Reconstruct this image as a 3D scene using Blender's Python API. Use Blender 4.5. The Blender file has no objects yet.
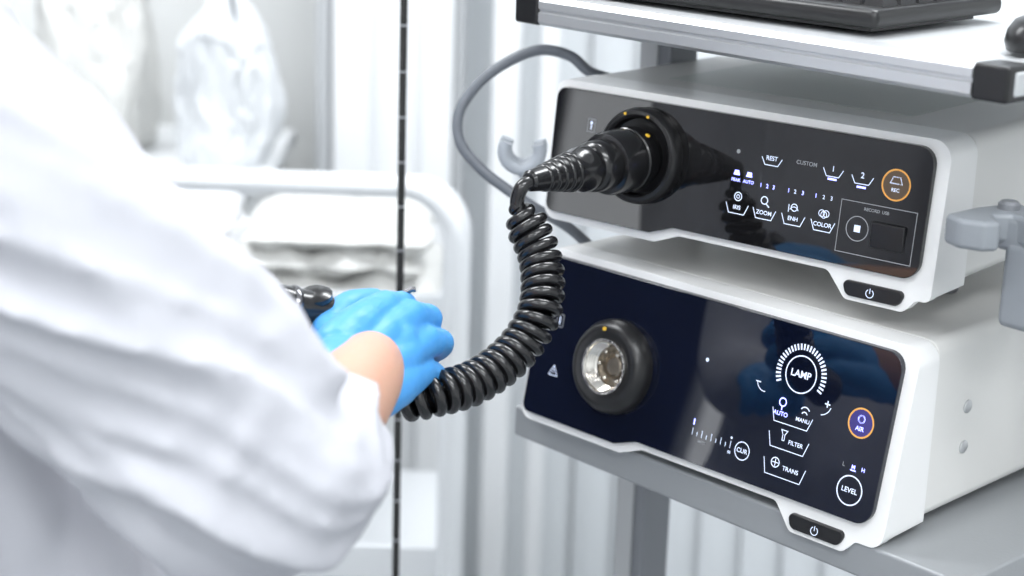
import bpy, bmesh, math, random
from mathutils import Vector, Matrix, noise
random.seed(4)
SC=bpy.context.scene
COL=SC.collection
V=Vector
# ------------------------------------------------------------------ materials
def mat(name,col,rough=.5,metal=0.,bump=0.,bscale=60.,emis=None,estr=0.,var=0.,coat=0.,spec=None,sss=0.,trans=0.,bdist=.004):
    m=bpy.data.materials.new(name);m.use_nodes=True
    nt=m.node_tree;b=nt.nodes['Principled BSDF']
    b.inputs['Base Color'].default_value=(*col,1);b.inputs['Roughness'].default_value=rough
    b.inputs['Metallic'].default_value=metal
    if coat: b.inputs['Coat Weight'].default_value=coat;b.inputs['Coat Roughness'].default_value=.04
    if spec is not None:b.inputs['Specular IOR Level'].default_value=spec
    if sss: b.inputs['Subsurface Weight'].default_value=sss;b.inputs['Subsurface Scale'].default_value=.01
    if trans: b.inputs['Transmission Weight'].default_value=trans
    if emis: b.inputs['Emission Color'].default_value=(*emis,1);b.inputs['Emission Strength'].default_value=estr
    if bump or var:
        tc=nt.nodes.new('ShaderNodeTexCoord');n=nt.nodes.new('ShaderNodeTexNoise')
        n.inputs['Scale'].default_value=bscale;n.inputs['Detail'].default_value=4
        nt.links.new(tc.outputs['Object'],n.inputs['Vector'])
        if bump:
            bp=nt.nodes.new('ShaderNodeBump');bp.inputs['Strength'].default_value=bump;bp.inputs['Distance'].default_value=bdist
            nt.links.new(n.outputs['Fac'],bp.inputs['Height']);nt.links.new(bp.outputs['Normal'],b.inputs['Normal'])
        if var:
            r=nt.nodes.new('ShaderNodeMixRGB');r.inputs[1].default_value=(*[c*(1-var) for c in col],1);r.inputs[2].default_value=(*[min(1,c*(1+var)) for c in col],1)
            nt.links.new(n.outputs['Fac'],r.inputs[0]);nt.links.new(r.outputs[0],b.inputs['Base Color'])
    return m
M_white=mat('case_white',(.90,.90,.895),.33,var=.01,bscale=8)
M_body=mat('case_body_grey_white',(.79,.785,.765),.42,var=.02,bscale=8)
M_glassU=mat('panel_glass_black',(.008,.008,.009),.02,spec=.65)
M_glassL=mat('panel_glass_navy',(.003,.005,.015),.02,spec=.70)
M_print=mat('print_white_glow',(.72,.77,.88),.5,emis=(.58,.70,1),estr=.55)  # printed lettering with a faint bluish glow put into the material
M_printg=mat('print_grey',(.35,.36,.38),.5)
M_led=mat('led_violet',(.40,.42,1),.4,emis=(.30,.33,1),estr=2.8)
M_orange=mat('ring_orange',(.80,.40,.10),.4,emis=(1,.4,.05),estr=.15)
M_btn=mat('button_violet',(.03,.025,.10),.25,emis=(.18,.15,.8),estr=.18)
M_btng=mat('button_brown',(.12,.08,.05),.3)
M_blackp=mat('black_plastic',(.012,.012,.013),.32)
M_blackr=mat('black_rubber_gloss',(.008,.008,.009),.26,coat=.35)
M_yellow=mat('yellow_mark',(.9,.55,.05),.5)
M_chrome=mat('socket_chrome',(.80,.77,.72),.16,metal=1.,bump=.08,bscale=200)
M_gun=mat('gunmetal',(.20,.20,.21),.25,metal=1.)
M_alu=mat('aluminium',(.66,.67,.68),.34,metal=.7,var=.03,bscale=20)
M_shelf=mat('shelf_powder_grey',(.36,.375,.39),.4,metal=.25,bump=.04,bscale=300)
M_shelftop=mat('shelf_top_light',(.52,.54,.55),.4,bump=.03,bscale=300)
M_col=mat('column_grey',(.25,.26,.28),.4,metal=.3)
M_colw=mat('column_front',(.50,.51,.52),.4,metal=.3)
M_cable=mat('grey_cable',(.16,.175,.20),.42)
M_clamp=mat('clamp_grey',(.27,.29,.315),.45,bump=.05,bscale=150)
M_hang=mat('hanger_grey',(.42,.45,.49),.45)
M_key=mat('keycaps',(.02,.02,.022),.45)
M_coat=mat('coat_cotton',(.57,.575,.62),.85,bump=.2,bscale=900)
M_glove=mat('nitrile_blue',(.075,.335,.74),.42,bump=.18,bscale=130,sss=.06,bdist=.0015)
M_skin=mat('skin',(.64,.37,.27),.5,bump=.12,bscale=300,sss=.15,var=.05)
M_hair=mat('hair_brown',(.06,.035,.02),.5,bump=.5,bscale=200)
M_trous=mat('trousers_white',(.7,.72,.74),.8)
M_shoe=mat('shoe_white',(.7,.7,.7),.5)
M_wall=mat('wall_paint',(.76,.77,.765),.7,bump=.02,bscale=80)
M_floor=mat('floor_vinyl',(.27,.29,.31),.35,var=.12,bscale=6)
M_ceil=mat('ceiling_paint',(.8,.8,.8),.8)
M_lightp=mat('light_diffuser',(1,1,1),.5,emis=(.96,.98,1),estr=4)
M_winglow=mat('added_window_glow',(1,1,1),.5,emis=(.93,.96,1),estr=2.3)  # glow of the added window, reflected in the upper glass
M_blind=mat('blind_fabric',(.77,.80,.825),.7,bump=.05,bscale=200)
M_frame=mat('frame_white',(.84,.855,.87),.4)
M_seam=mat('seam_grey',(.45,.465,.48),.5)
M_bag=mat('bag_plastic_white',(.72,.74,.76),.35,bump=.3,bscale=30)
M_bag2=mat('bag_plastic_pale',(.68,.68,.66),.4,bump=.4,bscale=28)
M_sheet=mat('sheet_linen',(.76,.77,.79),.8,bump=.3,bscale=20)
M_navy=mat('added_cupboard_navy',(.010,.014,.036),.5)  # dark tone of the added cupboard, reflected in the lower glass
M_pole=mat('pole_black',(.01,.01,.01),.25)
M_trol=mat('trolley_white',(.85,.87,.89),.35)
M_grey=mat('grey_box',(.22,.23,.24),.6)
M_eye=mat('eye',(.9,.9,.9),.2)
# ------------------------------------------------------------------ helpers
def empty(name,loc=(0,0,0),rz=0.,parent=None):
    e=bpy.data.objects.new(name,None);COL.objects.link(e);e.location=loc;e.rotation_euler=(0,0,rz);e.empty_display_size=.05
    if parent:e.parent=parent
    return e
def obj(name,vs,fs,m,parent=None,smooth=False,bevel=0.,bseg=3,auto=True):
    me=bpy.data.meshes.new(name);me.from_pydata([tuple(v) for v in vs],[],fs);me.update()
    bm=bmesh.new();bm.from_mesh(me);bmesh.ops.recalc_face_normals(bm,faces=bm.faces);bm.to_mesh(me);bm.free()
    me.materials.append(m)
    o=bpy.data.objects.new(name,me);COL.objects.link(o)
    if parent:o.parent=parent
    if smooth:
        for p in me.polygons:p.use_smooth=True
    if bevel:
        b=o.modifiers.new('b','BEVEL');b.width=bevel;b.segments=bseg;b.limit_method='ANGLE';b.angle_limit=math.radians(40)
        for p in me.polygons:p.use_smooth=True
        w=o.modifiers.new('w','WEIGHTED_NORMAL');w.keep_sharp=False
    return o
def box(name,x0,x1,y0,y1,z0,z1,m,parent=None,bevel=0.):
    vs=[(x,y,z) for x in(x0,x1) for y in(y0,y1) for z in(z0,z1)]
    fs=[(0,1,3,2),(4,6,7,5),(0,4,5,1),(2,3,7,6),(0,2,6,4),(1,5,7,3)]
    return obj(name,vs,fs,m,parent,bevel=bevel)
def frame_of(t):
    t=t.normalized();u=V((0,0,1)) if abs(t.z)<.9 else V((1,0,0))
    a=t.cross(u).normalized();b=a.cross(t).normalized();return a,b
def lathe(name,p0,ax,prof,m,parent=None,n=40,smooth=True,scale2=1.,caps=True):
    p0=V(p0);ax=V(ax).normalized();a,b=frame_of(ax);vs=[];fs=[]
    for t,r in prof:
        for i in range(n):
            th=2*math.pi*i/n;vs.append(p0+ax*t+a*(r*math.cos(th))+b*(r*math.sin(th)*scale2))
    for j in range(len(prof)-1):
        for i in range(n):
            k=(i+1)%n;fs.append((j*n+i,j*n+k,(j+1)*n+k,(j+1)*n+i))
    if caps:
        fs.append(tuple(range(n)));fs.append(tuple(range((len(prof)-1)*n,len(prof)*n)))
    o=obj(name,vs,fs,m,parent)
    for p in o.data.polygons:p.use_smooth=True
    e=o.modifiers.new('es','EDGE_SPLIT');e.split_angle=math.radians(35)
    return o
def catmull(pts,n=10):
    pts=[V(p) for p in pts];P=[pts[0]*2-pts[1]]+pts+[pts[-1]*2-pts[-2]];out=[]
    for i in range(1,len(P)-2):
        for k in range(n):
            t=k/n;a,b,c,d=P[i-1],P[i],P[i+1],P[i+2]
            out.append(.5*((2*b)+(c-a)*t+(2*a-5*b+4*c-d)*t*t+(3*b-a-3*c+d)*t**3))
    out.append(pts[-1]);return out
def tube(name,pts,r,m,parent=None,smoothp=True,res=6):
    if smoothp:pts=catmull(pts)
    cu=bpy.data.curves.new(name,'CURVE');cu.dimensions='3D';cu.bevel_depth=r;cu.bevel_resolution=res;cu.use_fill_caps=True
    s=cu.splines.new('POLY');s.points.add(len(pts)-1)
    for i,p in enumerate(pts):s.points[i].co=(*p,1)
    s.use_smooth=True
    cu.materials.append(m);o=bpy.data.objects.new(name,cu);COL.objects.link(o)
    if parent:o.parent=parent
    return o
def addtube(vs,fs,pts,rad,n=16,flat=None,sub=6,cap=1.,fold=None):
    """append closed tapered tube with round ends; flat=(dir,scale) squashes section; fold(s,theta) adds cloth folds"""
    pp=catmull(pts,sub);rr=[]
    for i in range(len(pp)):
        t=i/sub;k=min(int(t),len(rad)-2);f=t-k;rr.append(rad[k]*(1-f)+rad[k+1]*f)
    t0=(pp[1]-pp[0]).normalized();t1=(pp[-1]-pp[-2]).normalized()
    st=[(pp[0]-t0*rr[0]*math.sin(a),rr[0]*math.cos(a)) for a in(1.45,1.1,.7,.35)]
    en=[(pp[-1]+t1*rr[-1]*math.sin(a)*cap,rr[-1]*math.cos(a)) for a in(.35,.7,1.1,1.45)]
    seq=st+list(zip(pp,rr))+en
    a=None;base=len(vs);arc=0;prev=None
    for i,(p,r) in enumerate(seq):
        q=seq[min(i+1,len(seq)-1)][0]-seq[max(i-1,0)][0];q.normalize()
        if prev is not None:arc+=(p-prev).length
        prev=p
        if a is None:a,_=frame_of(q)
        a=(a-q*a.dot(q)).normalized();b=q.cross(a)
        for j in range(n):
            th=2*math.pi*j/n;r2=r
            if fold:r2=r+fold(arc,th)*min(1,r/.04)
            o=a*(r2*math.cos(th))+b*(r2*math.sin(th))
            if flat:
                d=V(flat[0]).normalized();o=o-d*(o.dot(d)*(1-flat[1]))
            vs.append(p+o)
    L=len(seq)
    for i in range(L-1):
        for j in range(n):
            k=(j+1)%n;fs.append((base+i*n+j,base+i*n+k,base+(i+1)*n+k,base+(i+1)*n+j))
    fs.append(tuple(base+j for j in range(n)));fs.append(tuple(base+(L-1)*n+j for j in range(n)))
def remeshed(name,vs,fs,m,parent,vox,smooth=6,disp=None,sfac=.5):
    o=obj(name,vs,fs,m,parent,smooth=True)
    r=o.modifiers.new('r','REMESH');r.mode='VOXEL';r.voxel_size=vox;r.use_smooth_shade=True
    s=o.modifiers.new('s','SMOOTH');s.iterations=smooth;s.factor=sfac
    if disp:
        for k,dd in enumerate(disp):
            sc,st=dd[0],dd[1]
            t=bpy.data.textures.new(name+'t%d'%k,'CLOUDS');t.noise_scale=sc;t.noise_depth=2 if len(dd)<3 else 1
            if len(dd)>2:t.noise_type='HARD_NOISE'
            d=o.modifiers.new('d%d'%k,'DISPLACE');d.texture=t;d.strength=st;d.texture_coords='GLOBAL';d.mid_level=.5 if len(dd)<3 else .4
    return o
# room frame: local X = across (b), local Y = away (a)
C0=V((1.0918,-1.0374,0));RZ=math.radians(47.06)
def RF(a,b,z): return V((C0.x-.732*a+.6813*b,C0.y+.6813*a+.732*b,z))
def rempty(name): return empty(name,C0,RZ)
FL=-.92
# ------------------------------------------------------------------ room shell
def rbox(name,b0,b1,a0,a1,z0,z1,m,parent=None,bevel=0.):
    o=box(name,b0,b1,a0,a1,z0,z1,m,parent,bevel)
    if parent is None:o.location=C0;o.rotation_euler=(0,0,RZ)
    return o
rbox('floor',-2.6,2.0,-1.6,3.1,FL-.05,FL,M_floor)
rbox('ceiling',-2.6,2.0,-1.6,3.1,1.75,1.8,M_ceil)
rbox('wall_back',-2.6,2.0,3.1,3.2,FL,1.75,M_wall)
rbox('wall_front',-2.6,2.0,-1.7,-1.6,FL,1.75,M_wall)
rbox('wall_left',-2.7,-2.6,-1.6,3.1,FL,1.75,M_wall)
rbox('wall_right',2.0,2.1,-1.6,3.1,FL,1.75,M_wall)
rbox('baseboard_back',-2.6,2.0,3.085,3.1,FL,FL+.1,M_frame)
# added glowing window, out of view, to lighten the upper glass by reflection
e=rempty('added_window')
rbox('pane',-2.598,-2.59,.0,.93,-.15,1.25,M_winglow,e)
for i,(a0,a1,z0,z1) in enumerate([(-.05,.0,-.2,1.3),(.93,.97,-.2,1.3),(.0,.93,-.2,-.15),(.0,.93,1.25,1.3),(.30,.33,-.15,1.25)]):
    rbox('frame_%d'%i,-2.6,-2.56,a0,a1,z0,z1,M_frame,e,.004)
# added tall cupboard, out of view, so the lower glass reflects dark navy
e=rempty('added_dark_cupboard')
rbox('carcass',-2.59,-2.2,1.02,2.40,FL+.05,1.0,M_navy,e,.01)
rbox('plinth',-2.58,-2.23,1.04,2.38,FL,FL+.05,M_grey,e)
for i in range(3):
    rbox('door_%d'%i,-2.2,-2.18,1.03+.455*i,1.475+.455*i,FL+.08,.98,M_navy,e,.006)
    rbox('handle_%d'%i,-2.18,-2.16,1.43+.455*i,1.44+.455*i,-.1,.15,M_gun,e,.003)
# ceiling lights; last pair added behind the camera as fill for the front bezels
for i,(b,a) in enumerate([(-1.0,.3),(.6,.3),(-1.0,2.0),(.6,2.0),(-1.0,-1.0),(.6,-1.0)]):
    e=rempty('ceiling_and_fill_light')
    rbox('diffuser',b-.55,b+.55,a-.2,a+.2,1.72,1.735,M_lightp,e)
    rbox('housing',b-.58,b+.58,a-.23,a+.23,1.735,1.75,M_frame,e)
    ld=bpy.data.lights.new('ceiling_and_fill_lamp','AREA');ld.shape='RECTANGLE';ld.size=1.1;ld.size_y=.4;ld.energy=(10,15,24,25,9,20)[i];ld.color=(.95,.975,1)
    lo=bpy.data.objects.new('lamp',ld);COL.objects.link(lo);lo.parent=e;lo.location=(b,a,1.70)
w=bpy.data.worlds.new('w');SC.world=w;w.use_nodes=True;w.node_tree.nodes['Background'].inputs[0].default_value=(.9,.95,1,1);w.node_tree.nodes['Background'].inputs[1].default_value=.5
# vertical blinds in front of back wall, with white posts
e=rempty('vertical_blinds')
vs=[];fs=[]
b=-.30
while b<1.9:
    a0=2.98;th=math.radians(12);wd=.088
    dx=wd/2*math.cos(th);dy=wd/2*math.sin(th);k=len(vs)
    n=4
    for j in range(n+1):
        s=j/n*2-1;cv=.010*(1-s*s)
        for z in(FL+.05,1.6):vs.append((b+s*dx,a0+s*dy-cv,z))
    for j in range(n):fs.append((k+2*j,k+2*j+1,k+2*j+3,k+2*j+2))
    b+=.078
o=obj('slats',vs,fs,M_blind,e,smooth=True)
rbox('rail',-.36,1.95,2.93,3.03,1.6,1.66,M_frame,e)
e=rempty('partition_frame')
for i,(bb,wd,mm) in enumerate([(-.315,.022,M_seam),(-.27,.06,M_frame),(-.13,.05,M_frame),(-.095,.012,M_seam),(-.02,.045,M_frame),(.05,.03,M_frame)]):
    rbox('post_%d'%i,bb-wd/2,bb+wd/2,2.8,2.85,FL,1.5,mm,e,.005)
rbox('top_rail',-.33,.07,2.8,2.85,1.5,1.56,M_frame,e)
rbox('panel',-.33,-.14,2.825,2.835,FL,1.5,M_frame,e)
# ------------------------------------------------------------------ background furniture
e=rempty('storage_cabinet')
rbox('carcass',-1.55,-.40,2.58,2.98,FL+.06,-.06,M_wall,e,.008)
rbox('plinth',-1.53,-.42,2.62,2.98,FL,FL+.06,M_grey,e)
rbox('top',-1.57,-.38,2.56,2.98,-.06,-.035,M_frame,e,.006)
for i in range(3):
    rbox('door_%d'%i,-1.54+.38*i,-1.175+.38*i,2.565,2.58,FL+.1,-.08,M_frame,e,.004)
    rbox('handle_%d'%i,-1.22+.38*i,-1.21+.38*i,2.545,2.565,-.35,-.2,M_alu,e,.003)
def bag(name,cb,ca,z0,wb,wa,h,m,seed,lean=0.,neck=.35,nt=.72,crease=1.,vert=.7):
    """full soft plastic bag with slumped, gathered top"""
    e=rempty(name);vs=[];fs=[];n=140;L=70
    for j in range(L+1):
        t=j/L
        prof=.90+.12*math.sin(math.pi*min(1,t/nt))
        if t>nt:
            u=(t-nt)/(1-nt);prof=(.90-neck*u)*math.sqrt(max(0,1-u**2.4))+.04
        if t<.08:prof*=.85+.15*(t/.08)**.5
        for i in range(n):
            th=2*math.pi*i/n
            c,s=math.cos(th),math.sin(th)
            q=V((c*1.8+seed,s*1.8,t*3*vert))
            rid=0
            for f,g in((1.5,.09),(3.0,.05),(6,.02)):
                w_=noise.noise(q*f+V((f,t*f*.6,0)));rid+=(1-min(1,abs(w_)*2.6))*g
            nz=.90+.30*noise.noise(V((c+seed,s,t*1.6)))+rid*crease
            c=math.copysign(abs(c)**.72,c);s=math.copysign(abs(s)**.72,s)
            vs.append((cb+wb*prof*nz*c+lean*t*t,ca+wa*prof*nz*s,z0+h*t*(1+.22*t*noise.noise(V((c*1.6+seed,s*1.6,3))))))
    for j in range(L):
        for i in range(n):
            k=(i+1)%n;fs.append((j*n+i,j*n+k,(j+1)*n+k,(j+1)*n+i))
    fs.append(tuple(range(n)));fs.append(tuple(range(L*n,L*n+n)))
    obj('bag_film',vs,fs,m,e,smooth=True)
    return e
bag('plastic_bag',-.455,2.68,-.035,.078,.075,.255,M_bag,1,lean=.01)
bag('plastic_bag',-.67,2.75,-.035,.09,.08,.34,M_bag2,5)
# trolley
e=rempty('medical_trolley')
def hoop(name,a,zt,b1=-.075):
    r=.07;b0=-.56
    pts=[(b1,a,FL+.08)]+[(b1,a,zt-r)]
    for i in range(1,8):
        t=i/8*math.pi/2;pts.append((b1-r+r*math.cos(t),a,zt-r+r*math.sin(t)))
    for i in range(0,8):
        t=math.pi/2+i/8*math.pi/2;pts.append((b0+r+r*math.cos(t),a,zt-r+r*math.sin(t)))
    pts+=[(b0,a,zt-r),(b0,a,FL+.08)]
    tube(name,pts,.0135,M_trol,e,smoothp=False)
hoop('frame_near',2.12,.062);hoop('frame_far',2.46,-.01)
for i,z in enumerate((-.105,-.45,-.80)):
    rbox('shelf_%d'%i,-.56,-.075,2.12,2.46,z-.02,z,M_trol,e,.004)
    rbox('lip_%d'%i,-.56,-.075,2.115,2.125,z-.02,z+.03,M_trol,e,.003)
for i,(bb,aa) in enumerate([(-.56,2.12),(-.075,2.12),(-.56,2.46),(-.075,2.46)]):
    lathe('caster_%d'%i,(bb-.012,aa,FL+.04),(1,0,0),[(0,.035),(.002,.04),(.022,.04),(.024,.035)],M_blackp,e,24)
def linen(name,b0,b1,a0,a1,z0,layers,th,m,seed,amp=1.):
    e=rempty(name)
    for l in range(layers):
        vs=[];fs=[];nx,ny=50,20
        zz=z0+l*th;sh=.014*math.sin(l*2.1+seed)
        for side in(0,1):
            for i in range(nx+1):
                for j in range(ny+1):
                    u=i/nx;v=j/ny
                    edge=min(1,min(u,1-u)*9)**.5*min(1,min(v,1-v)*6)**.5
                    nn=(noise.noise(V((u*5+seed,v*3,l*.5)))*.018+(.5-abs(noise.noise(V((u*9+seed,v*5,l*.7)))))*.012-.004)*amp
                    x=b0+(b1-b0)*u+sh+noise.noise(V((v*4,l*1.3,seed)))*.014;y=a0+(a1-a0)*v+noise.noise(V((u*6,l,seed)))*.016
                    z=zz+th*.5+(th*.62*edge*(1 if side else -1))+nn*edge
                    vs.append((x,y,max(z,z0+.0005)))
        N=(nx+1)*(ny+1)
        for side in(0,1):
            for i in range(nx):
                for j in range(ny):
                    k=side*N+i*(ny+1)+j;fs.append((k,k+1,k+ny+2,k+ny+1))
        obj('layer_%d'%l,vs,fs,m,e,smooth=True)
linen('folded_linen',-.345,-.105,2.15,2.40,-.104,3,.033,M_bag2,2.)
linen('folded_linen',-.535,-.365,2.15,2.40,-.104,3,.032,M_sheet,7.)
bag('folded_drape_bag',-.36,2.29,-.449,.12,.10,.13,M_bag,12)
e=rempty('storage_crate')
rbox('bin',-.50,-.12,2.16,2.42,-.799,-.60,M_grey,e,.01);rbox('lid',-.51,-.11,2.15,2.43,-.60,-.585,M_col,e,.004)
# iv pole
e=rempty('iv_pole')
PB=-.113
lathe('pole',(PB,1.70,FL+.06),(0,0,1),[(0,.009),(.5,.009),(.51,.0038),(2.1,.0038),(2.105,.002)],M_pole,e,16)
for i in range(26):
    z=-.36+i*.045
    lathe('mark_%d'%i,(PB,1.70,z),(0,0,1),[(0,.0040),(.0018,.0040)],M_printg,e,16)
for i in range(5):
    t=2*math.pi*i/5+.3
    tube('leg_%d'%i,[(PB,1.70,FL+.07),(PB+.25*math.cos(t),1.70+.25*math.sin(t),FL+.045)],.011,M_pole,e,False)
    lathe('caster_%d'%i,(PB+.25*math.cos(t)-.008,1.70+.25*math.sin(t),FL+.022),(1,0,0),[(0,.018),(.002,.022),(.016,.022),(.018,.018)],M_blackp,e,16)
for s in(-1,1):tube('hook_%d'%(s+1),[(PB,1.7,1.14),(PB+s*.06,1.7,1.15),(PB+s*.085,1.7,1.13),(PB+s*.09,1.7,1.16)],.003,M_alu,e)
# ------------------------------------------------------------------ endoscopy cart
e=empty('endoscopy_cart')
SY=.012
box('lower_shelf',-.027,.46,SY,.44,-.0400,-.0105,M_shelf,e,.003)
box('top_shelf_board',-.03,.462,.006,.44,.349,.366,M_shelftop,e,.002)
prof=[(.002,.345),(-.001,.348),(-.001,.3555),(.001,.3565),(.001,.3585),(-.001,.3595),(-.001,.3655),(.003,.3695),(.03,.3695),(.03,.345)]
vs=[(x,y,z) for x in(.0,.431) for y,z in prof];n=len(prof)
fs=[tuple(range(n)),tuple(range(n,2*n))]+[(i,(i+1)%n,n+(i+1)%n,n+i) for i in range(n)]
obj('front_extrusion',vs,fs,M_alu,e)
box('cap_near',.431,.460,-.0015,.030,.3445,.370,M_blackp,e,.003)
box('cap_far',-.030,.0,-.0015,.036,.3445,.370,M_blackp,e,.003)
box('side_extrusion',.436,.459,.030,.40,.345,.3695,M_alu,e,.002)
box('side_extrusion_far',-.03,-.008,.036,.40,.345,.3695,M_alu,e,.002)
box('mid_shelf',-.0125,.46,0,.44,-.46,-.435,M_shelf,e,.003)
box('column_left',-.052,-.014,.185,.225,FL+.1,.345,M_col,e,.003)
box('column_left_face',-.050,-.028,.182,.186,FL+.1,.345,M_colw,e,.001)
box('column_right',.462,.50,.185,.225,FL+.1,.345,M_col,e,.003)
box('base',-.08,.53,-.03,.46,FL+.08,FL+.13,M_shelf,e,.01)
for i,(x,y) in enumerate([(-.05,0),(.5,0),(-.05,.43),(.5,.43)]):
    lathe('caster_%d'%i,(x-.012,y,FL+.04),(1,0,0),[(0,.035),(.002,.04),(.022,.04),(.024,.035)],M_blackp,e,24)
    box('caster_fork_%d'%i,x-.018,x+.018,y-.01,y+.01,FL+.035,FL+.085,M_col,e,.003)
# ------------------------------------------------------------------ units
def roundpoly(pts,seg=7):
    out=[];n=len(pts)
    for i in range(n):
        p=V(pts[i][:2]);r=pts[i][2]
        if r<=0: out.append(p);continue
        a=V(pts[i-1][:2]);b=V(pts[(i+1)%n][:2]);da=(a-p).normalized();db=(b-p).normalized()
        ang=da.angle(db);t=min(r/math.tan(ang/2),.49*(a-p).length,.49*(b-p).length);r2=t*math.tan(ang/2)
        c=p+(da+db).normalized()*(r2/math.sin(ang/2));s=p+da*t;f=p+db*t
        a0=math.atan2((s-c).y,(s-c).x);a1=math.atan2((f-c).y,(f-c).x);d=a1-a0
        while d>math.pi:d-=2*math.pi
        while d<-math.pi:d+=2*math.pi
        for j in range(seg+1):
            th=a0+d*j/seg;out.append(c+V((math.cos(th),math.sin(th)))*r2)
    return out
def prism(name,poly,yf,yb,m,parent,bevel=0.):
    n=len(poly);vs=[(p.x,yf(p.y),p.y) for p in poly]+[(p.x,yb(p.y),p.y) for p in poly]
    fs=[tuple(range(n)),tuple(range(n,2*n))]+[(i,(i+1)%n,n+(i+1)%n,n+i) for i in range(n)]
    return obj(name,vs,fs,m,parent,bevel=bevel,bseg=4)
class Panel:
    def __init__(s,par,k):
        s.e=bpy.data.objects.new('front_markings',None);COL.objects.link(s.e);s.e.parent=par
        s.e.location=(0,-.0052,0);s.e.rotation_euler=(math.pi/2-math.atan(k),0,0);s.k=math.sqrt(1+k*k);s.g={}
    def _b(s,m):return s.g.setdefault(m.name,([],[],m))
    def poly(s,pts,m,z=0.):
        vs,fs,_=s._b(m);k=len(vs);vs.extend([(x,y*s.k,z) for x,y in pts]);fs.append(tuple(range(k,k+len(pts))))
    def line(s,pts,w,m,closed=False):
        vs,fs,_=s._b(m);P=[V(p) for p in pts];n=len(P);k=len(vs)
        for i in range(n):
            a=P[i-1] if(i>0 or closed) else P[i];b=P[(i+1)%n] if(i<n-1 or closed) else P[i]
            d1=(P[i]-a).normalized() if (P[i]-a).length else (b-P[i]).normalized()
            d2=(b-P[i]).normalized() if (b-P[i]).length else d1
            nn=V((-(d1+d2).y,(d1+d2).x)).normalized();sc=1/max(.4,nn.dot(V((-d1.y,d1.x))))
            for q in(P[i]+nn*w/2*sc,P[i]-nn*w/2*sc):vs.append((q.x,q.y*s.k,0))
        for i in range(n if closed else n-1):
            j=(i+1)%n;fs.append((k+2*i,k+2*i+1,k+2*j+1,k+2*j))
    def ring(s,x,y,r,w,m,a0=0,a1=360):
        full=abs(a1-a0)>=360;n=36;cnt=n if full else n+1
        s.line([(x+r*math.cos(math.radians(a0+(a1-a0)*i/n)),y+r*math.sin(math.radians(a0+(a1-a0)*i/n))) for i in range(cnt)],w,m,full)
    def disc(s,x,y,r,m,z=0.):s.poly([(x+r*math.cos(math.pi*2*i/28),y+r*math.sin(math.pi*2*i/28)) for i in range(28)],m,z)
    def text(s,t,x,y,h,m,bold=.00007):
        cu=bpy.data.curves.new('t_'+t,'FONT');cu.body=t;cu.size=h*1.08;cu.align_x='CENTER';cu.align_y='CENTER';cu.offset=bold
        cu.materials.append(m);o=bpy.data.objects.new('label_'+t.lower().replace(' ','_'),cu);COL.objects.link(o);o.parent=s.e;o.location=(x,y*s.k,.0002)
    def bracket(s,x,y,w,m=None,h=.006):
        m=m or M_print
        s.line([(x-w/2-.0035,y+h/2),(x-w/2,y-h/2),(x+w/2,y-h/2),(x+w/2+.0035,y+h/2)],.0007,m)
    def done(s):
        for n,(vs,fs,m) in s.g.items():obj('print_'+n,vs,fs,m,s.e)
def unit(name,loc,rz,W,H,k,glass,D,bot=0.):
    e=empty(name,loc,rz)
    B=bot
    outer=[(-.004,-.008+B,.012),(.118,-.008+B,.012),(.142,.001+B,.012),(.285,.001+B,.008),(.303,-.019+B,.008),(.354,-.019+B,.008),(.364,-.008+B,.006),(W+.007,-.008+B,.014),(W+.007,H+.006,.016),(-.004,H+.006,.012)]
    po=roundpoly(outer)
    prism('front_frame',po,lambda v:k*v,lambda v:.055 if v>-.004 else .010+.0*v,M_white,e,.0030)
    g=[(.001,.0+B,.008),(.114,.0+B,.012),(.138,.008+B,.012),(W-.004,.008+B,.014),(W-.004,H,.014),(.001,H,.009)]
    pg=roundpoly(g)
    prism('glass_panel',pg,lambda v:k*v-.0050,lambda v:k*v+.002,glass,e,.0006)
    body=roundpoly([(-.002,-.004,.01),(W+.003,-.004,.01),(W+.003,H+.004,.012),(-.002,H+.004,.012)])
    prism('rear_body',body,lambda v:.050,lambda v:D,M_body,e,.002)
    prism('side_seam',roundpoly([(-.003,-.003,.01),(W+.0045,-.003,.01),(W+.0045,H+.0055,.012),(-.003,H+.0055,.012)]),lambda v:.058,lambda v:D-.01,M_body,e,.0015)
    pb=roundpoly([(.3045,-.0150+B,.006),(.3505,-.0150+B,.006),(.356,-.003+B,.004),(.300,-.003+B,.004)])
    prism('power_button',pb,lambda v:k*v-.0030,lambda v:k*v+.003,M_blackp,e,.0012)
    return e
KL=.2058;KU=.1106
BL=-.003
lo=unit('endoscopy_light_source',(0,0,0),math.radians(1.978),.38,.1382,KL,M_glassL,.40,BL)
up=unit('endoscopy_video_processor',(.0014,.0177,.1814),math.radians(7.153),.3684,.109,KU,M_glassU,.36)
for e,zb,W,ym in((lo,-.0105,.38,.06),(up,-.0365,.368,.14)):
    for i,(x,y) in enumerate([(.06,ym),(W-.05,ym),(.06,.32),(W-.05,.32)]):
        lathe('foot_%d'%i,(x,y,zb),(0,0,1),[(0,.011),(.002,.012),(abs(zb)-.002,.012)],M_col,e,20)
for i,(y,z) in enumerate([(.12,.081),(.12,.047),(.36,.081),(.36,.047)]):
    lathe('screw_%d'%i,(.3845,y-.013,z),(1,0,0),[(0,.0055),(.0012,.0055),(.002,.0042)],M_alu,lo,20)
box('top_plate',.06,.30,.09,.30,.1145,.1150,mat('plate_grey',(.62,.65,.62),.45),up)
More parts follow.
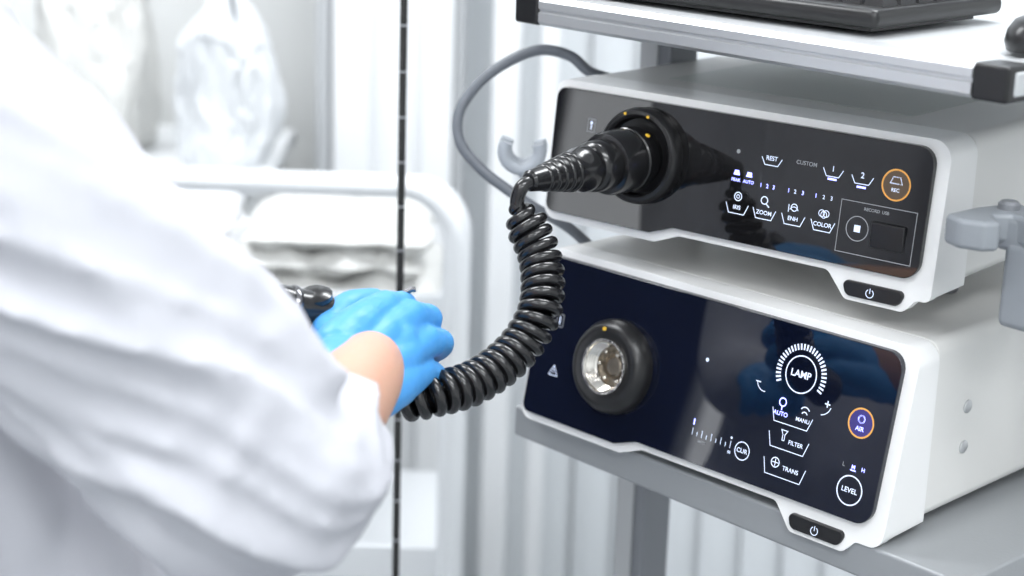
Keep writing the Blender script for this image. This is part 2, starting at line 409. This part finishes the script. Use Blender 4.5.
# ---- connector flange upper
pu=V((.1000,KU*.063-.004,.063));nu=V((0,-1,KU)).normalized()
lathe('connector_flange',pu,nu,[(0,.0405),(.006,.041),(.011,.0402),(.0135,.038),(.0140,.035),(.0125,.0328),(.006,.0315),(.005,.028)],M_blackp,up,56)
for i,ang in enumerate((1.25,1.9,-.9)):
    d=V((math.cos(ang),0,math.sin(ang)))
    q=pu+nu*.0136+d*.0365
    lathe('flange_mark_%d'%i,q,nu,[(0,.0013),(.0009,.0012)],M_yellow,up,12)
# ---- socket lower
pl=V((.101,KL*.061-.004,.061));nl=V((0,-1,KL)).normalized()
lathe('socket_collar',pl,nl,[(0,.041),(.004,.0415),(.009,.041),(.0155,.0375),(.018,.0345),(.0185,.031),(.0165,.0245),(.002,.0242)],M_blackp,lo,48,caps=False)
lathe('socket_sleeve',pl,nl,[(.0170,.0246),(.0185,.0242),(.0185,.0222),(.0165,.0212),(.0150,.0217),(.0140,.0204),(.0125,.0210),(.0115,.0197),(.0100,.0203),(.0090,.0190),(.0075,.0195),(.0060,.0175),(.0015,.0170)],M_chrome,lo,48,caps=False)
lathe('socket_floor',pl,nl,[(.0012,.0240),(.0018,.0200),(.0018,.011),(.006,.0105),(.007,.009),(.004,.0075),(.004,.001)],mat('socket_lens',(.30,.26,.21),.2,metal=.9),lo,40)
for i in range(6):
    t=i*math.pi/3
    q=pl+V((.0138*math.cos(t),0,.0138*math.sin(t)))+nl*.002
    lathe('socket_pin_%d'%i,q,nl,[(0,.0018),(.006,.0018),(.0068,.001)],M_chrome,lo,12)
lathe('socket_index_mark',pl+nl*.0180+V((0,0,.034)),nl,[(0,.0018),(.0012,.0016)],M_yellow,lo,12)
# ---- markings upper
P=Panel(up,KU)
P.line([(.038,.075),(.046,.075),(.046,.086),(.038,.086)],.0006,M_printg,True);P.line([(.042,.077),(.042,.084)],.0012,M_print);P.line([(.0405,.082),(.042,.084),(.0435,.082)],.0008,M_print)
P.disc(.193,.081,.0018,M_printg)
P.text('REST',.225,.0800,.0046,M_print);P.bracket(.225,.0775,.012)
P.text('CUSTOM',.257,.0810,.0043,M_printg)
P.text('1',.281,.0805,.0056,M_print);P.bracket(.281,.0775,.011,None)
P.text('2',.307,.0795,.0060,M_print);P.bracket(.307,.0760,.012)
P.line([(.277,.0725),(.285,.0725)],.0016,M_led);P.line([(.303,.0705),(.311,.0705)],.0016,M_led)
P.disc(.336,.077,.0112,M_btng);P.ring(.336,.077,.0116,.0015,M_orange);P.line([(.331,.078),(.341,.078),(.339,.083),(.333,.083)],.0009,M_print,True);P.text('REC',.336,.073,.0036,M_print)
for x in(.194,.206):
    P.poly([(x-.003,.062),(x+.003,.062),(x+.002,.066),(x-.002,.066)],M_led)
    P.text('PEAK' if x<.2 else 'AUTO',x,.058,.0034,M_led)
for x,t,m in((.218,'1',M_led),(.224,'2',M_led),(.230,'3',M_led),(.244,'1',M_led),(.250,'2',M_print),(.257,'3',M_led),(.269,'1',M_led),(.276,'2',M_print),(.283,'3',M_print)):
    P.text(t,x,.0575,.0042,m)
for x,t in((.198,'IRIS'),(.224,'ZOOM'),(.251,'ENH'),(.278,'COLOR')):
    P.text(t,x,.0360,.0044,M_print);P.bracket(x,.0350,.0145,h=.008)
P.ring(.198,.045,.0034,.0008,M_print);P.ring(.198,.045,.0014,.0006,M_print);P.ring(.223,.046,.003,.0009,M_print);P.line([(.225,.0435),(.228,.041)],.001,M_print)
P.ring(.251,.045,.0028,.0007,M_print);P.ring(.251,.0415,.004,.0007,M_print,20,160);P.line([(.246,.047),(.246,.041)],.0007,M_print)
for i in range(3):P.ring(.276+.002*i,.045-.001*(i%2),.0026,.0006,M_print)
P.line([(.292,.059),(.292,.0185),(.357,.0185),(.357,.059)],.0006,M_printg,True)
P.ring(.3085,.0385,.0095,.0007,M_printg);P.poly([(.3058,.0358),(.3112,.0358),(.3112,.0412),(.3058,.0412)],M_print)
P.text('RECORD  USB',.323,.0545,.0032,M_printg)
P.ring(.327,-.0090,.0032,.0007,M_print,120,420);P.line([(.327,-.0090),(.327,-.0050)],.0007,M_print)
P.done()
box('usb_port_cover',.321,.350,-.0065+KU*.03,0,.0265,.047,M_blackp,up,.0015)
# ---- markings lower
P=Panel(lo,KL)
P.line([(.024,.079),(.032,.079),(.032,.090),(.024,.090)],.0006,M_printg,True);P.line([(.028,.081),(.028,.088)],.0012,M_print)
P.line([(.026,.036),(.036,.036),(.031,.045)],.0007,M_print,True);P.line([(.031,.0385),(.031,.042)],.0007,M_print)
P.disc(.196,.0905,.0016,M_print)
cx,cy=.2885,.1015
P.ring(cx,cy,.0145,.0010,M_print);P.text('LAMP',cx,cy,.0074,M_print,.00016)
for i in range(30):
    t=math.radians(205-i*7.9);r0,r1=.0192,.0240
    c,s=math.cos(t),math.sin(t)
    P.line([(cx+r0*c,cy+r0*s),(cx+r1*c,cy+r1*s)],.0015,M_print)
P.line([(.2475,.0865),(.2525,.0865)],.0010,M_print);P.ring(.257,.088,.008,.0007,M_print,190,280)
P.line([(.3155,.0855),(.3205,.0855)],.0010,M_print);P.line([(.318,.083),(.318,.088)],.0010,M_print);P.ring(.312,.086,.010,.0007,M_print,-80,-15)
P.ring(.277,.0765,.0032,.001,M_led);P.line([(.277,.073),(.277,.070)],.001,M_led);P.text('AUTO',.277,.0672,.0046,M_led)
P.ring(.299,.0735,.0045,.0009,M_print,30,150);P.ring(.299,.0715,.0026,.0009,M_print,20,160);P.text('MANU',.2985,.0672,.0042,M_print)
P.bracket(.288,.0655,.032,h=.010)
P.line([(.281,.0555),(.287,.0555),(.285,.052),(.285,.0475),(.283,.0475),(.283,.052)],.0007,M_print,True);P.text('FILTER',.2965,.0475,.0045,M_print);P.bracket(.289,.0460,.032,h=.011)
P.ring(.281,.0290,.0038,.0008,M_print);P.line([(.278,.0290),(.284,.0290)],.0007,M_print);P.line([(.281,.0260),(.281,.0320)],.0007,M_print);P.text('TRANS',.2965,.0265,.0046,M_print);P.bracket(.290,.0245,.034,h=.012)
P.disc(.3505,.0795,.0105,M_btn);P.ring(.3505,.0795,.0110,.0015,M_orange);P.ring(.3505,.0825,.0028,.0012,M_led);P.text('AIR',.3505,.0750,.0046,M_led)
P.ring(.2475,.0285,.0072,.0008,M_print);P.text('CUR',.2475,.0285,.0050,M_print)
for i in range(9):
    x=.195+i*.0050;P.line([(x,.0275),(x,.0335 if i%2==0 else .0310)],.0006,M_print)
P.line([(.195,.036),(.195,.041)],.0014,M_led);P.text('SMPTE',.206,.0240,.0026,M_printg);P.text('50',.235,.0240,.0030,M_print);P.disc(.235,.036,.0010,M_print)
for x,t in((.343,'L'),(.352,'M'),(.361,'H')):P.text(t,x,.0455,.0042,M_led if t!='L' else M_printg)
P.poly([(.3495,.0425),(.3545,.0425),(.3545,.0435),(.3495,.0435)],M_led)
P.ring(.3525,.0275,.0112,.0010,M_print);P.text('LEVEL',.3525,.0275,.0052,M_print)
P.ring(.329,-.0090+BL,.0032,.0007,M_print,120,420);P.line([(.329,-.0090+BL),(.329,-.0050+BL)],.0007,M_print)
P.done()
# ------------------------------------------------------------------ plug and coiled cord
e=empty('endoscope_light_cable_plug')
pw=V((.0997,.033,.2444));nw=V((.1245,-.992,0)).normalized()
lathe('locking_ring',pw,nw,[(0,.022),(.012,.0250),(.014,.0268),(.026,.0270),(.027,.0260),(.030,.0260),(.031,.0270),(.050,.0264),(.054,.0250),(.055,.0215)],M_blackr,e,44)
lathe('grip',pw,nw,[(.055,.0205),(.057,.0216),(.070,.0212),(.073,.0200),(.075,.0180),(.079,.0178),(.081,.0190),(.089,.0184),(.092,.0168),(.100,.0155),(.116,.0130),(.134,.0104),(.150,.0085),(.152,.0065)],M_blackr,e,40)
for i in range(5):
    t=.100+i*.008;lathe('boot_rib_%d'%i,pw,(nw),[(t,.0161-.0013*i),(t+.001,.0165-.0013*i),(t+.003,.0161-.0013*i),(t+.004,.0152-.0013*i)],M_blackr,e,32)
a_,b_=frame_of(nw)
for i,(t,ang) in enumerate([(.018,-.55),(.038,-.2),(.018,2.2)]):
    d=(a_*math.cos(ang)+b_*math.sin(ang))
    q=pw+nw*t+d*.0264
    lathe('yellow_mark_%d'%i,q,d,[(0,.0022),(.0010,.002)],M_yellow,e,14)
path=[(.1185,-.1115,.2444),(.1178,-.124,.240),(.1163,-.1269,.2260),(.1230,-.1230,.2120),(.1411,-.1226,.1848),(.1594,-.1393,.1531),(.1605,-.1652,.1244),(.159,-.2042,.1078),(.1537,-.2419,.1041),(.1386,-.2601,.0998)]
tube('cord_lead',path[:4],.0058,M_blackr,e)
cp=catmull(path[2:],60);L=[0]
for i in range(1,len(cp)):L.append(L[-1]+(cp[i]-cp[i-1]).length)
pts=[];a=None;pitch=.0100;tot=L[-1];N=int(tot/pitch*28);j=0
for i in range(N+1):
    s=tot*i/N
    while j<len(L)-2 and L[j+1]<s:j+=1
    f=(s-L[j])/max(1e-9,L[j+1]-L[j]);p=cp[j].lerp(cp[j+1],f);k0=max(0,j-6);k1=min(len(cp)-1,j+7)
    t=(cp[k1]-cp[k0]).normalized()
    if a is None:a,_=frame_of(t)
    a=(a-t*a.dot(t)).normalized();b=t.cross(a)
    R=.0130*min(1,.15+s/.018)
    th=2*math.pi*s/pitch;pts.append(p+a*(R*math.cos(th))+b*(R*math.sin(th)))
tube('coiled_cord',pts,.0047,M_blackr,e,False,res=4)
# grey cable
e=empty('grey_power_cable')
tube('cable',[(-.010,.16,.262),(-.020,.125,.282),(-.0308,.0959,.2927),(-.0465,.0848,.3062),(-.0661,.0655,.3105),(-.0835,.0421,.2991),(-.0975,.0187,.2788),(-.1032,.0016,.2529),(-.0967,-.002,.2273),(-.0792,.0076,.2051),(-.0597,.0215,.1882),(-.0371,.0387,.1715),(-.020,.07,.150),(-.004,.11,.11)],.0050,M_cable,e)
# ------------------------------------------------------------------ scope hangers
e=empty('scope_hanger')
c=V((-.055,.037,.2133))
def arcpts(c,r,a0,a1,n=14,ux=V((.68,.73,0)),uz=V((0,0,1))):
    return [c+ux*(r*math.cos(math.radians(a0+(a1-a0)*i/n)))+uz*(r*math.sin(math.radians(a0+(a1-a0)*i/n))) for i in range(n+1)]
tube('cradle_hook',arcpts(c+V((0,0,.008)),.0165,150,385),.0062,M_hang,e,False)
tube('cradle_hook_rear',arcpts(c+V((-.02,.02,.006)),.0165,150,385),.0062,M_hang,e,False)
obj_pts=[c+V((0,0,-.010)),c+V((.008,.03,-.014)),V((-.035,.12,.195)),V((-.033,.184,.195))]
tube('arm',obj_pts,.007,M_hang,e)
box('clamp_block',-.056,-.010,.178,.232,.180,.212,M_hang,e,.003)
e=empty('scope_holder_bracket')
box('mount_block',.440,.508,.17,.24,.150,.235,M_clamp,e,.006)
box('arm',.424,.458,.06,.20,.228,.254,M_clamp,e,.005)
DX,DY=.010,.012
prof=[V((.395,.012)),V((.412,.004)),V((.430,.010)),V((.436,.022)),V((.424,.030)),V((.418,.040)),V((.426,.050)),V((.440,.046)),V((.452,.040)),V((.462,.052)),V((.458,.075)),V((.44,.09)),V((.405,.085)),V((.396,.05))]
n=len(prof);vs=[(p.x+DX,p.y+DY,z) for z in(.234,.256) for p in prof];fs=[tuple(range(n)),tuple(range(n,2*n))]+[(i,(i+1)%n,n+(i+1)%n,n+i) for i in range(n)]
obj('hook_plate',vs,fs,M_clamp,e,bevel=.004)
box('lower_block',.434,.468,.058,.12,.172,.236,M_clamp,e,.006)
pts=[V((.470+.017*math.cos(math.radians(t)),.070+.017*math.sin(math.radians(t)),.254)) for t in range(-60,200,12)]
tube('ring_hook',pts,.0068,M_clamp,e,False)
lathe('clamp_screw',(.425,.075,.254),(0,0,1),[(0,.008),(.006,.008),(.008,.006)],M_col,e,20)
# ------------------------------------------------------------------ keyboard, mouse
e=empty('computer_keyboard',(.306,.058,.3698),math.radians(3))
box('base',-.40,0,0,.190,.003,.018,M_blackp,e,.006)
box('foot',-.39,-.01,.01,.16,0,.004,M_key,e)
vs=[];fs=[]
for r in range(5):
    for cidx in range(19):
        x0=-.39+cidx*.0202;y0=.022+r*.0255;z0=.018;z1=.024+r*.0008
        k=len(vs)
        for (dx,dy) in((0,0),(.0175,0),(.0175,.0215),(0,.0215)):vs.append((x0+dx,y0+dy,z0))
        for (dx,dy) in((.002,.002),(.0155,.002),(.0155,.0195),(.002,.0195)):vs.append((x0+dx,y0+dy,z1))
        fs+=[(k,k+1,k+5,k+4),(k+1,k+2,k+6,k+5),(k+2,k+3,k+7,k+6),(k+3,k,k+4,k+7),(k+4,k+5,k+6,k+7)]
obj('keycaps',vs,fs,M_key,e)
e=empty('computer_mouse',(.420,.110,.3698),math.radians(10))
vs=[];fs=[];n=24
for j,(h,r) in enumerate([(0,.94),(.006,1.),(.014,.95),(.021,.8),(.025,.5),(.026,.15)]):
    for i in range(n):
        t=2*math.pi*i/n;vs.append((.027*r*math.cos(t),.047*r*math.sin(t),h))
for j in range(5):
    for i in range(n):
        k=(i+1)%n;fs.append((j*n+i,j*n+k,(j+1)*n+k,(j+1)*n+i))
fs+=[tuple(range(n)),tuple(range(5*n,6*n))]
obj('shell',vs,fs,M_blackp,e,smooth=True);lathe('wheel',(-.003,-.025,.020),(1,0,0),[(0,.006),(.006,.006)],M_col,e,16)
# ------------------------------------------------------------------ person
Rv=V((.6744,.7377,.0317));Uv=V((-.2220,.1617,.9616));Fv=V((-.7043,.6555,-.2728))
H0=V((.1385,-.2703,.1485))
def HP(x,y,w):return H0+Rv*(x-.006)+Uv*(y-.004)+Fv*w
doc=empty('doctor')
vs=[];fs=[]
rings=[(1.10,-.33,-.50,.22,.18),(1.10,-.335,-.35,.21,.17),(1.09,-.340,-.15,.185,.145),(1.09,-.345,0,.165,.125),(1.085,-.370,.12,.165,.12),(1.085,-.405,.24,.17,.115),(1.085,-.420,.33,.175,.105),(1.085,-.430,.39,.160,.092),(1.085,-.44,.43,.10,.070),(1.085,-.44,.46,.066,.066)]
n=90;sm=[]
for i in range(len(rings)-1):
    for k in range(8):
        t=k/8;sm.append([rings[i][q]*(1-t)+rings[i+1][q]*t for q in range(5)])
sm.append(list(rings[-1]))
def ridge(x,w=.5): return max(0,1-abs(x)/w)**1.3
for (a,b,z,ra,rb) in sm:
    for i in range(n):
        t=2*math.pi*i/n;c,s=math.cos(t),math.sin(t)
        f=1+.09*ridge(noise.noise(V((c*2.4,s*2.4,z*2.2+4))),.35)+.05*noise.noise(V((c*1.5,s*1.5,z*4)))
        vs.append(RF(a+ra*f*math.copysign(abs(c)**.85,c),b+rb*f*math.copysign(abs(s)**.85,s),z))
for j in range(len(sm)-1):
    for i in range(n):
        k=(i+1)%n;fs.append((j*n+i,j*n+k,(j+1)*n+k,(j+1)*n+i))
fs+=[tuple(range(n)),tuple(range((len(sm)-1)*n,len(sm)*n))]
# right sleeve: long soft folds spiralling down the arm, tighter pleats gathering at the elbow
def sleeve_fold(s,th):
    tw=th+s*5.0
    c,si=math.cos(tw),math.sin(tw)
    f=.013*ridge(noise.noise(V((c*1.6+3,si*1.6,s*3.2))),.38)
    f+=.007*ridge(noise.noise(V((c*3.0+7,si*3.0,s*5.0))),.35)
    e=math.exp(-((s-.43)/.07)**2)
    f+=.006*e*ridge(noise.noise(V((math.cos(th)*1.2,math.sin(th)*1.2,s*26))),.45)
    return f-.008
addtube(vs,fs,[RF(1.0,-.40,.368),RF(.925,-.342,.363),RF(.925,-.273,.298),RF(.9457,-.198,.216),RF(.958,-.149,.152),RF(1.000,-.131,.142),RF(1.042,-.119,.149)],[.07,.081,.081,.077,.069,.059,.049],100,cap=.2,sub=16,fold=sleeve_fold)
# left sleeve
addtube(vs,fs,[RF(1.17,-.43,.375),RF(1.24,-.42,.35),RF(1.265,-.385,.25),RF(1.27,-.34,.12),RF(1.265,-.29,.085),RF(1.255,-.262,.09)],[.065,.06,.050,.046,.042,.038],24)
coat=remeshed('lab_coat',vs,fs,M_coat,doc,.0045,smooth=5,disp=[(.16,.012),(.05,.004)])
tube('collar',[RF(1.085+.075*math.cos(t),-.44+.073*math.sin(t),.452+.01*math.cos(t)) for t in [i*math.pi/12 for i in range(25)]],.012,M_coat,doc,False)
# forearm skin
vs=[];fs=[]
addtube(vs,fs,[RF(1.00,-.128,.143),RF(1.065,-.114,.143),HP(-.010,-.024,-.075),HP(-.008,-.015,-.035)],[.036,.034,.0300,.028],20,flat=(Fv*.6+Uv*.1-Rv*.3,.85))
remeshed('forearm',vs,fs,M_skin,doc,.003,smooth=6)
# glove
vs=[];fs=[]
cd=V((.61,-.79,0))
bases=[V((-.0145,-.0185,-.045))+cd*t for t in(-.024,-.009,.008,.022)]
kn=[V((.0008,.0275,.010)),V((.0195,.0200,.020)),V((.0305,.0020,.020)),V((.0275,-.0195,.010))]
pip=[V((.012,.028,.044)),V((.0300,.0175,.054)),V((.0385,-.002,.052)),V((.0350,-.026,.038))]
rads=[.0108,.0112,.0108,.0098]
for i in range(4):
    b,k,p=bases[i],kn[i],pip[i]
    d=p+V((-.018,-.010,.014));tp=d+V((-.019,-.008,-.012))
    addtube(vs,fs,[HP(*b),HP(*((b+k)/2+V((0,.001,-.006)))),HP(*k)],[.0172,.0165,rads[i]+.0026],20)
    addtube(vs,fs,[HP(*k),HP(*((k+p)/2+V((.003,.001,.0)))),HP(*p),HP(*d),HP(*tp)],[rads[i]+.0020,rads[i],rads[i]+.0008,rads[i]-.001,rads[i]-.002],20)
addtube(vs,fs,[HP(-.012,-.018,-.030),HP(.004,-.002,.0),HP(.014,.002,.014)],[.025,.028,.021],20)
addtube(vs,fs,[HP(-.006,-.030,-.035),HP(.006,-.028,-.010),HP(.018,-.024,.006)],[.019,.019,.015],20)
# thumb
addtube(vs,fs,[HP(-.020,-.004,-.030),HP(-.034,.005,-.012),HP(-.038,.014,.008),HP(-.026,.028,.026),HP(-.010,.032,.044)],[.016,.0150,.0130,.0122,.0100],20)
# cuff
addtube(vs,fs,[HP(-.0165,-.0235,-.064),HP(-.012,-.018,-.040)],[.0355,.0345],24,flat=(V(Rv*.79+Uv*.61),.62),cap=.6)
remeshed('glove',vs,fs,M_glove,doc,.0013,smooth=9,disp=[(.030,.0020),(.012,.0008)])
# left hand (behind sleeve)
vs=[];fs=[]
w0=RF(1.252,-.250,.093)
addtube(vs,fs,[w0,w0+Rv*.02+Fv*.0,w0+Rv*.045],[.027,.028,.026],16,flat=(Uv,.7))
for i in range(4):
    q=w0+Rv*.045+Fv*(-.024+.016*i)
    addtube(vs,fs,[q,q+Rv*.018-Uv*.004,q+Rv*.024-Uv*.022,q+Rv*.008-Uv*.03],[.010,.0095,.009,.008],12)
addtube(vs,fs,[w0+Fv*-.02,w0+Rv*.025-Fv*.035-Uv*.01,w0+Rv*.038-Fv*.02-Uv*.02],[.012,.011,.009],12)
remeshed('glove_other_hand',vs,fs,M_glove,doc,.0022,smooth=4)
# head
vs=[];fs=[]
hc=RF(1.085,-.395,.615)
fd=(RF(1.1,.1,0)-RF(1.085,-.395,0)).normalized()
sd=fd.cross(V((0,0,1)))
addtube(vs,fs,[hc-fd*.015+V((0,0,.03)),hc+V((0,0,.035)),hc+fd*.005+V((0,0,-.02)),hc+fd*.02+V((0,0,-.075))],[.078,.088,.074,.040],20)
addtube(vs,fs,[RF(1.085,-.435,.42),RF(1.085,-.425,.52)],[.054,.050],18)
addtube(vs,fs,[hc+fd*.085+V((0,0,.01)),hc+fd*.105+V((0,0,-.022))],[.008,.013],10)
addtube(vs,fs,[hc+fd*.083-sd*.02+V((0,0,-.05)),hc+fd*.086+V((0,0,-.049)),hc+fd*.083+sd*.02+V((0,0,-.05))],[.004,.0055,.004],10)
for s in(-1,1):addtube(vs,fs,[hc+sd*s*.082+V((0,0,.012)),hc+sd*s*.087+V((0,0,-.02))],[.014,.009],10)
remeshed('head',vs,fs,M_skin,doc,.004,smooth=6)
for s in(-1,1):lathe('eye_%d'%(s+1),hc+fd*.073+sd*s*.031+V((0,0,.008)),fd,[(0,.011),(.004,.010),(.007,.005)],M_eye,doc,14)
vs=[];fs=[]
addtube(vs,fs,[hc-fd*.035+V((0,0,.05)),hc-fd*.03+V((0,0,.0)),hc-fd*.035+V((0,0,-.04))],[.088,.085,.06],20)
addtube(vs,fs,[hc+fd*.03+V((0,0,.075)),hc-fd*.03+V((0,0,.085))],[.065,.075],20)
addtube(vs,fs,[hc-fd*.12+V((0,0,.03)),hc-fd*.135+V((0,0,.02))],[.04,.035],14)
remeshed('hair',vs,fs,M_hair,doc,.005,smooth=4)
for s in(-1,1):
    vs=[];fs=[]
    a=1.10+s*.09
    addtube(vs,fs,[RF(a,-.33,-.40),RF(a,-.32,-.62),RF(a,-.335,-.84)],[.085,.065,.05],20)
    remeshed('trouser_leg_%d'%(s+1),vs,fs,M_trous,doc,.008,smooth=4)
    vs=[];fs=[]
    addtube(vs,fs,[RF(a,-.36,FL+.045),RF(a,-.30,FL+.045),RF(a,-.20,FL+.035)],[.042,.044,.034],16)
    remeshed('shoe_%d'%(s+1),vs,fs,M_shoe,doc,.006,smooth=3)
# ------------------------------------------------------------------ endoscope control section in hand
e=empty('endoscope_control_handle')
vs=[];fs=[]
h0=HP(-.068,.028,.004);h1=HP(-.044,.021,.018)
addtube(vs,fs,[h0,h1,HP(-.018,-.002,.036),HP(.006,-.025,.032),HP(.012,-.041,.020)],[.0155,.0158,.0135,.0130,.0095],20)
remeshed('body',vs,fs,M_blackr,e,.002,smooth=3)
ax=(h0-h1).normalized()
lathe('end_ring',h0,ax,[(-.004,.0158),(-.002,.0168),(.0,.0168),(.002,.0158)],M_gun,e,30)
lathe('end_cap',h0,ax,[(.002,.0154),(.010,.0148),(.015,.012),(.017,.004)],M_blackr,e,30)
kd=(Uv*.8-Fv*.5).normalized()
lathe('control_knob',HP(-.049,.031,.012),kd,[(0,.010),(.004,.0125),(.008,.0125),(.010,.009)],M_blackr,e,14)
tube('lever',[HP(.004,.030,.034),HP(.018,.040,.034),HP(.023,.041,.034)],.0022,M_gun,e)
# ------------------------------------------------------------------ camera
cd_=bpy.data.cameras.new('cam');cam=bpy.data.objects.new('camera',cd_);COL.objects.link(cam)
m=Matrix((( Rv.x,Uv.x,-Fv.x),(Rv.y,Uv.y,-Fv.y),(Rv.z,Uv.z,-Fv.z)))
cam.matrix_world=Matrix.Translation(V((1.0918,-1.0374,.537)))@m.to_4x4()
cd_.sensor_width=36;cd_.lens=1750.4/1024*36
cd_.dof.use_dof=True;cd_.dof.focus_distance=1.37;cd_.dof.aperture_fstop=3.8
cd_.clip_start=.05
SC.camera=cam
SC.view_settings.view_transform='Standard'
SC.view_settings.exposure=0.0
bpy.context.view_layer.update()
for o in list(SC.objects):
    if o.parent is None:o.location.z+=.92
